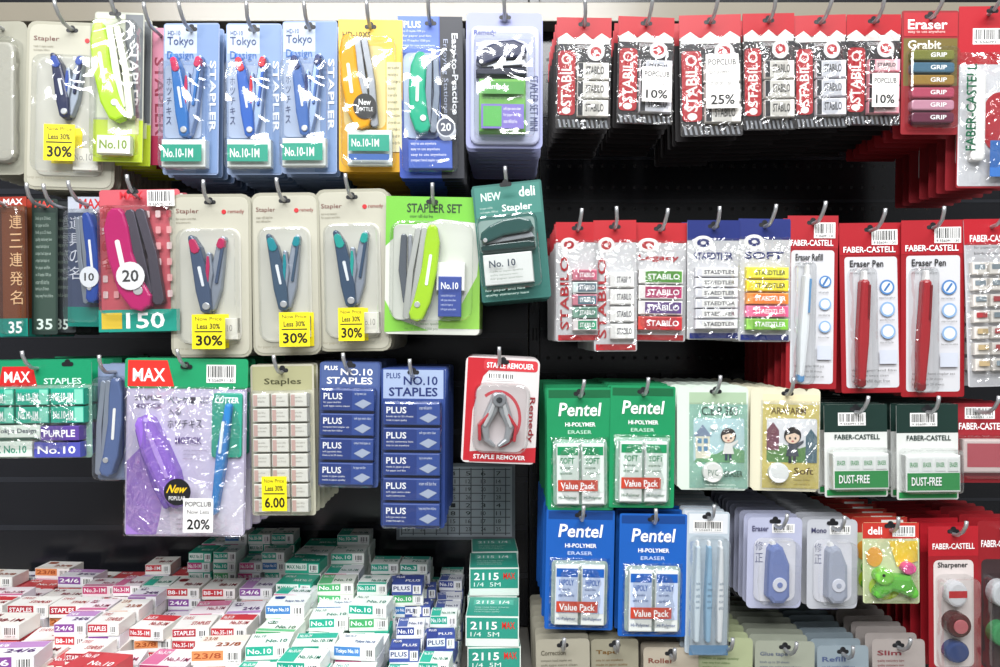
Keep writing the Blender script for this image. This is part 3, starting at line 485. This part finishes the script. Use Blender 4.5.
# ================= BOTTOM LEFT: staple boxes on the shelf =================
SH=712
def sbox(o,cx,vb,cw,Lx,H,Dp,yaw,sc):
    body,band,topc,txt,tc=sc
    o.pl=None; o.setT((cx,vb),0,yaw,0,cw); o.top=0
    o.poly(rr(cx-Lx/2,vb-H,cx+Lx/2,vb),-Dp/2,Dp/2,body); o.pl=vb-H
    o.top=.1; white=topc[0] in 'ef'; q=random.random(); dark=body[0] not in 'ef'
    if q<.4: o.r(cx-Lx/2+.8,-Dp/2+.8,cx+Lx/2-.8,-Dp*.08,topc)
    elif q<.75: o.r(cx-Lx/2+.8,-Dp/2+.8,cx-Lx*.12,Dp/2-.8,topc)
    else: o.r(cx-Lx/2+.8,Dp*.3,cx+Lx/2-.8,Dp/2-.8,topc); o.r(cx-Lx*.4,-Dp*.36,cx-Lx*.14,-Dp*.1,tc,3)
    o.t(txt,cx-Lx*.42,-Dp*.36,cx-Lx*.14,-Dp*.14,'ffffff' if not white else tc,bold=1); o.t(txt,cx-Lx*.08,Dp*.02,cx+Lx*.42,Dp*.26,'ffffff' if dark else tc,bold=1)
    o.pl=None; o.top=Dp/2; o.r(cx-Lx/2+.4,vb-H+.4,cx+Lx*.14,vb-H*.3,band); o.t(txt,cx-Lx*.45,vb-H*.82,cx+Lx*.1,vb-H*.44,'ffffff' if band[0] not in 'ef' else tc,bold=1); o.bar(cx+Lx*.2,vb-H*.9,cx+Lx*.47,vb-H*.1)
RED=[('f2efea','c4333c','c93a42',"No.35-1M",'b0202c'),('f0eee8','b02a38','eeece8',"STAPLES",'b0202c'),('f3eaee','c84a78','d4709a',"No.3-1M",'9a2a58'),('c9464c','e6e1da','c2444a',"No.10",'b0202c'),('efedf3','8a4a9c','c090c8',"24/6",'5c3a74'),('f2efe9','c4333c','eeebe4',"B8-1M",'8a1a24'),('f0eeea','e0905a','eee6da',"23/8",'a04a20')]
TEAL=[('edf4ee','1ea98e','3ab69c',"No.10-1M",'0f7c66'),('2aae90','e9efea','22a084',"MAX No.10",'0f7c66'),('eef4f0','3f7fc0','eef3ec',"Tokyo No.10",'2a4f90'),('edf2e8','4bae6c','6ac488',"No.10",'206a3a'),('eff1f3','d04a86','1ea98e',"No.10-1M",'0f7c66'),('edf4ee','1ea98e','eef4ee',"No.10",'0f7c66')]
NAVY=[('ebedf3','34468e','5063a8',"No.10",'26336e'),('4457a0','e8eaf0','3c4a90',"PLUS",'26336e'),('edf4f0','2a9d88','40b09a',"No.3",'0f6c58')]
def pile(name,x0,x1,wA,wB,vt,Lx,H,Dp,schemes,jit=6,var=2):
    o=O(name); cw=wA
    while cw<wB:
        cx=x0+Lx/2
        while cx<x1:
            n=int((SH-vt(cx,cw))/H)+random.randint(-var,var//2)
            for k in range(max(1,n)):
                last=k>=n-2
                sbox(o,cx+random.uniform(-1.5,1.5),SH-k*H,cw+random.uniform(-1.5,1.5),Lx*.95,H*.97,Dp*.93,random.uniform(-jit,jit) if last else random.uniform(-1,1),random.choice(schemes))
            cx+=Lx+1.5
        cw+=Dp+1.5
    return o.done()
pile('staple_box_pile',-120,62,-190,-25,lambda x,w:612,46,13,32,RED,5,1)
pile('staple_box_pile',64,128,-190,60,lambda x,w:608+(w+190)*.04,32,12,38,RED+TEAL[:1],4,1)
pile('staple_box_pile',-90,62,-8,110,lambda x,w:614,56,15,38,RED,8,1)
pile('staple_box_pile',130,256,-195,-125,lambda x,w:574 if w<-160 else 592,28,12,36,TEAL,2,1)
pile('staple_box_pile',130,262,-102,20,lambda x,w:616+(w+100)*.05,38,12,42,RED[:3]+RED[4:],7,1)
pile('staple_box_pile',112,252,42,120,lambda x,w:616,48,14,40,RED,10,1)
pile('staple_box_pile',258,345,-190,-65,lambda x,w:570 if w<-150 else 588,41,12,36,TEAL,4,1)
pile('staple_box_pile',262,392,-55,110,lambda x,w:600+(w+55)*.12,41,13,34,TEAL,8,1)
pile('staple_box_pile',346,400,-190,-65,lambda x,w:600,34,12,36,TEAL+NAVY,5,1)
pile('staple_box_pile',396,458,-190,100,lambda x,w:624,29,12,28,NAVY+TEAL[:1],6,1)
o=O('staple_carton_stack')
for j,(cw,n) in enumerate([(-160,4),(-96,4),(-34,3)]):
    for k in range(n):
        H=31; vb=SH-k*H; o.pl=None; o.setT((492,vb),0,random.uniform(-3,3),0,cw); o.top=0; x0,x1=466,520
        o.poly(rr(x0,vb-H+.6,x1,vb),-29,29,'dfe9e1'); o.pl=vb-H+.6; o.top=.1; o.r(x0+.6,-28.4,x1-.6,28.4,'2a9480'); o.r(x0+6,-20,x1-6,-4,'48b09a'); o.t("2115 1/4",x0+8,-17,x1-10,-7,'eef6f2',bold=1); o.lines(x0+8,2,x1-10,22,3,'cfe6dc')
        o.pl=None; o.top=29; o.r(x0+1,vb-H+2,x1-1,vb-8,'2a9480'); o.t("2115",x0+5,vb-H+6,x0+32,vb-H+14,'ffffff',bold=1); o.t("1/4  5M",x0+5,vb-H+16.5,x0+34,vb-H+21,'e2f2ea'); o.t("MAX",x0+37,vb-H+6,x1-4,vb-H+13,'d8261e',bold=1)
o.done()

# ================= FIXTURE / ROOM =================
o=O('gondola_back_panel'); o.box(-420,-260,536,SH-1,-232,-226,'1c1d22','g')
for i in range(0,12):
    y=-40+i*62; o.box(-420,y,536,y+7,-226,-225.2,'2a2c32','g')
o.done()
o=O('gondola_back_panel'); o.box(552,-260,1420,1100,-232,-226,'15161a','g')
for i in range(0,14): o.box(552,-60+i*55,1420,-56+i*55,-226,-225.2,'25272c','g')
o.top=-225.9
for i in range(36):
    for j in range(24): o.r(560+i*14,-50+j*27.5,564+i*14,-46+j*27.5,'050506'); o.top-=.14
o.done()
o=O('gondola_upright_post'); o.box(537,-260,551,1100,-236,-214,'1a1b1f','g',0,1)
for i in range(30): o.top=-214; o.r(541,-150+i*34,543.5,-134+i*34,'050505'); o.r(545.5,-150+i*34,548,-134+i*34,'050505')
o.done()
o=O('top_rail'); o.box(-420,-80,1420,-56,-224,-190,'8c8678','g',0,1); o.done()
o=O('wire_price_board'); o.box(370,496,519,592,-200,-197,'7b8288'); o.top=-197; o.r(374,500,515,588,'c3ccd2')
for i in range(10): o.r(376+i*14.5,502,377.2+i*14.5,586,'5b6167'); o.top-=.14
o.top+=.14
for i in range(9): o.r(376,503+i*10,513,504+i*10,'5b6167'); o.top-=.14
o.top+=.14
for i in range(8):
    for j in range(7): o.t(str((i*7+j)%31+1),381+j*19,506+i*10,387+j*19,511+i*10,'22272c'); o.top-=.1
o.done()
o=O('display_shelf'); o.box(-420,SH+.5,536,SH+8,-226,150,'b8b4ac','g',0,1); o.box(-420,SH-14,536,SH+22,150,154,'9a968e','g'); o.box(-420,SH+8,536,1300,-226,-60,'4a4b4e','g'); o.done()
o=O('gondola_base'); o.box(552,1180,1420,1333,-220,120,'4a4b4e','g'); o.done()
def room(name,a,b,c,k='r'):
    me=bpy.data.meshes.new(name); x0,y0,z0=a;x1,y1,z1=b
    V=[(x,y,z) for x in(x0,x1) for y in(y0,y1) for z in(z0,z1)]
    me.from_pydata(V,[],[(0,1,3,2),(4,6,7,5),(0,4,5,1),(2,3,7,6),(0,2,6,4),(1,5,7,3)]); me.materials.append(mat(c,k)); me.update()
    ob=bpy.data.objects.new(name,me); scene.collection.objects.link(ob); return ob
zb=Z0+(333-1333)*S
room('floor',(-4,-4,zb-.05),(4,.6,zb),'9a958c','p'); room('wall_back',(-4,.5,zb),(4,.6,3.3),'a8a294'); room('ceiling',(-4,-4,3.3),(4,.6,3.35),'e4e2dc')

# ================= LIGHT =================
def area(name,loc,rot,sx,sy,e,c=(.98,.985,1)):
    l=bpy.data.lights.new(name,'AREA'); l.shape='RECTANGLE'; l.size=sx; l.size_y=sy; l.energy=e; l.color=c
    o=bpy.data.objects.new(name,l); o.location=loc; o.rotation_euler=rot; scene.collection.objects.link(o)
area('ceiling_light',(0.2,-1.35,3.1),(math.radians(30),0,0),2.6,.4,72)
area('ceiling_light',(-.6,-2.9,3.1),(math.radians(50),0,0),2.6,.5,92)
w=bpy.data.worlds.new('store_ambient'); scene.world=w; w.use_nodes=True
w.node_tree.nodes['Background'].inputs[0].default_value=(.95,.97,1,1); w.node_tree.nodes['Background'].inputs[1].default_value=.3
cam=bpy.data.cameras.new('camera'); cam.lens=28.6; cam.sensor_width=36; co=bpy.data.objects.new('camera',cam); co.location=(0,-D*S,Z0); co.rotation_euler=(math.radians(90),0,0); scene.collection.objects.link(co); scene.camera=co
print('verts',sum(len(m.vertices) for m in bpy.data.meshes))
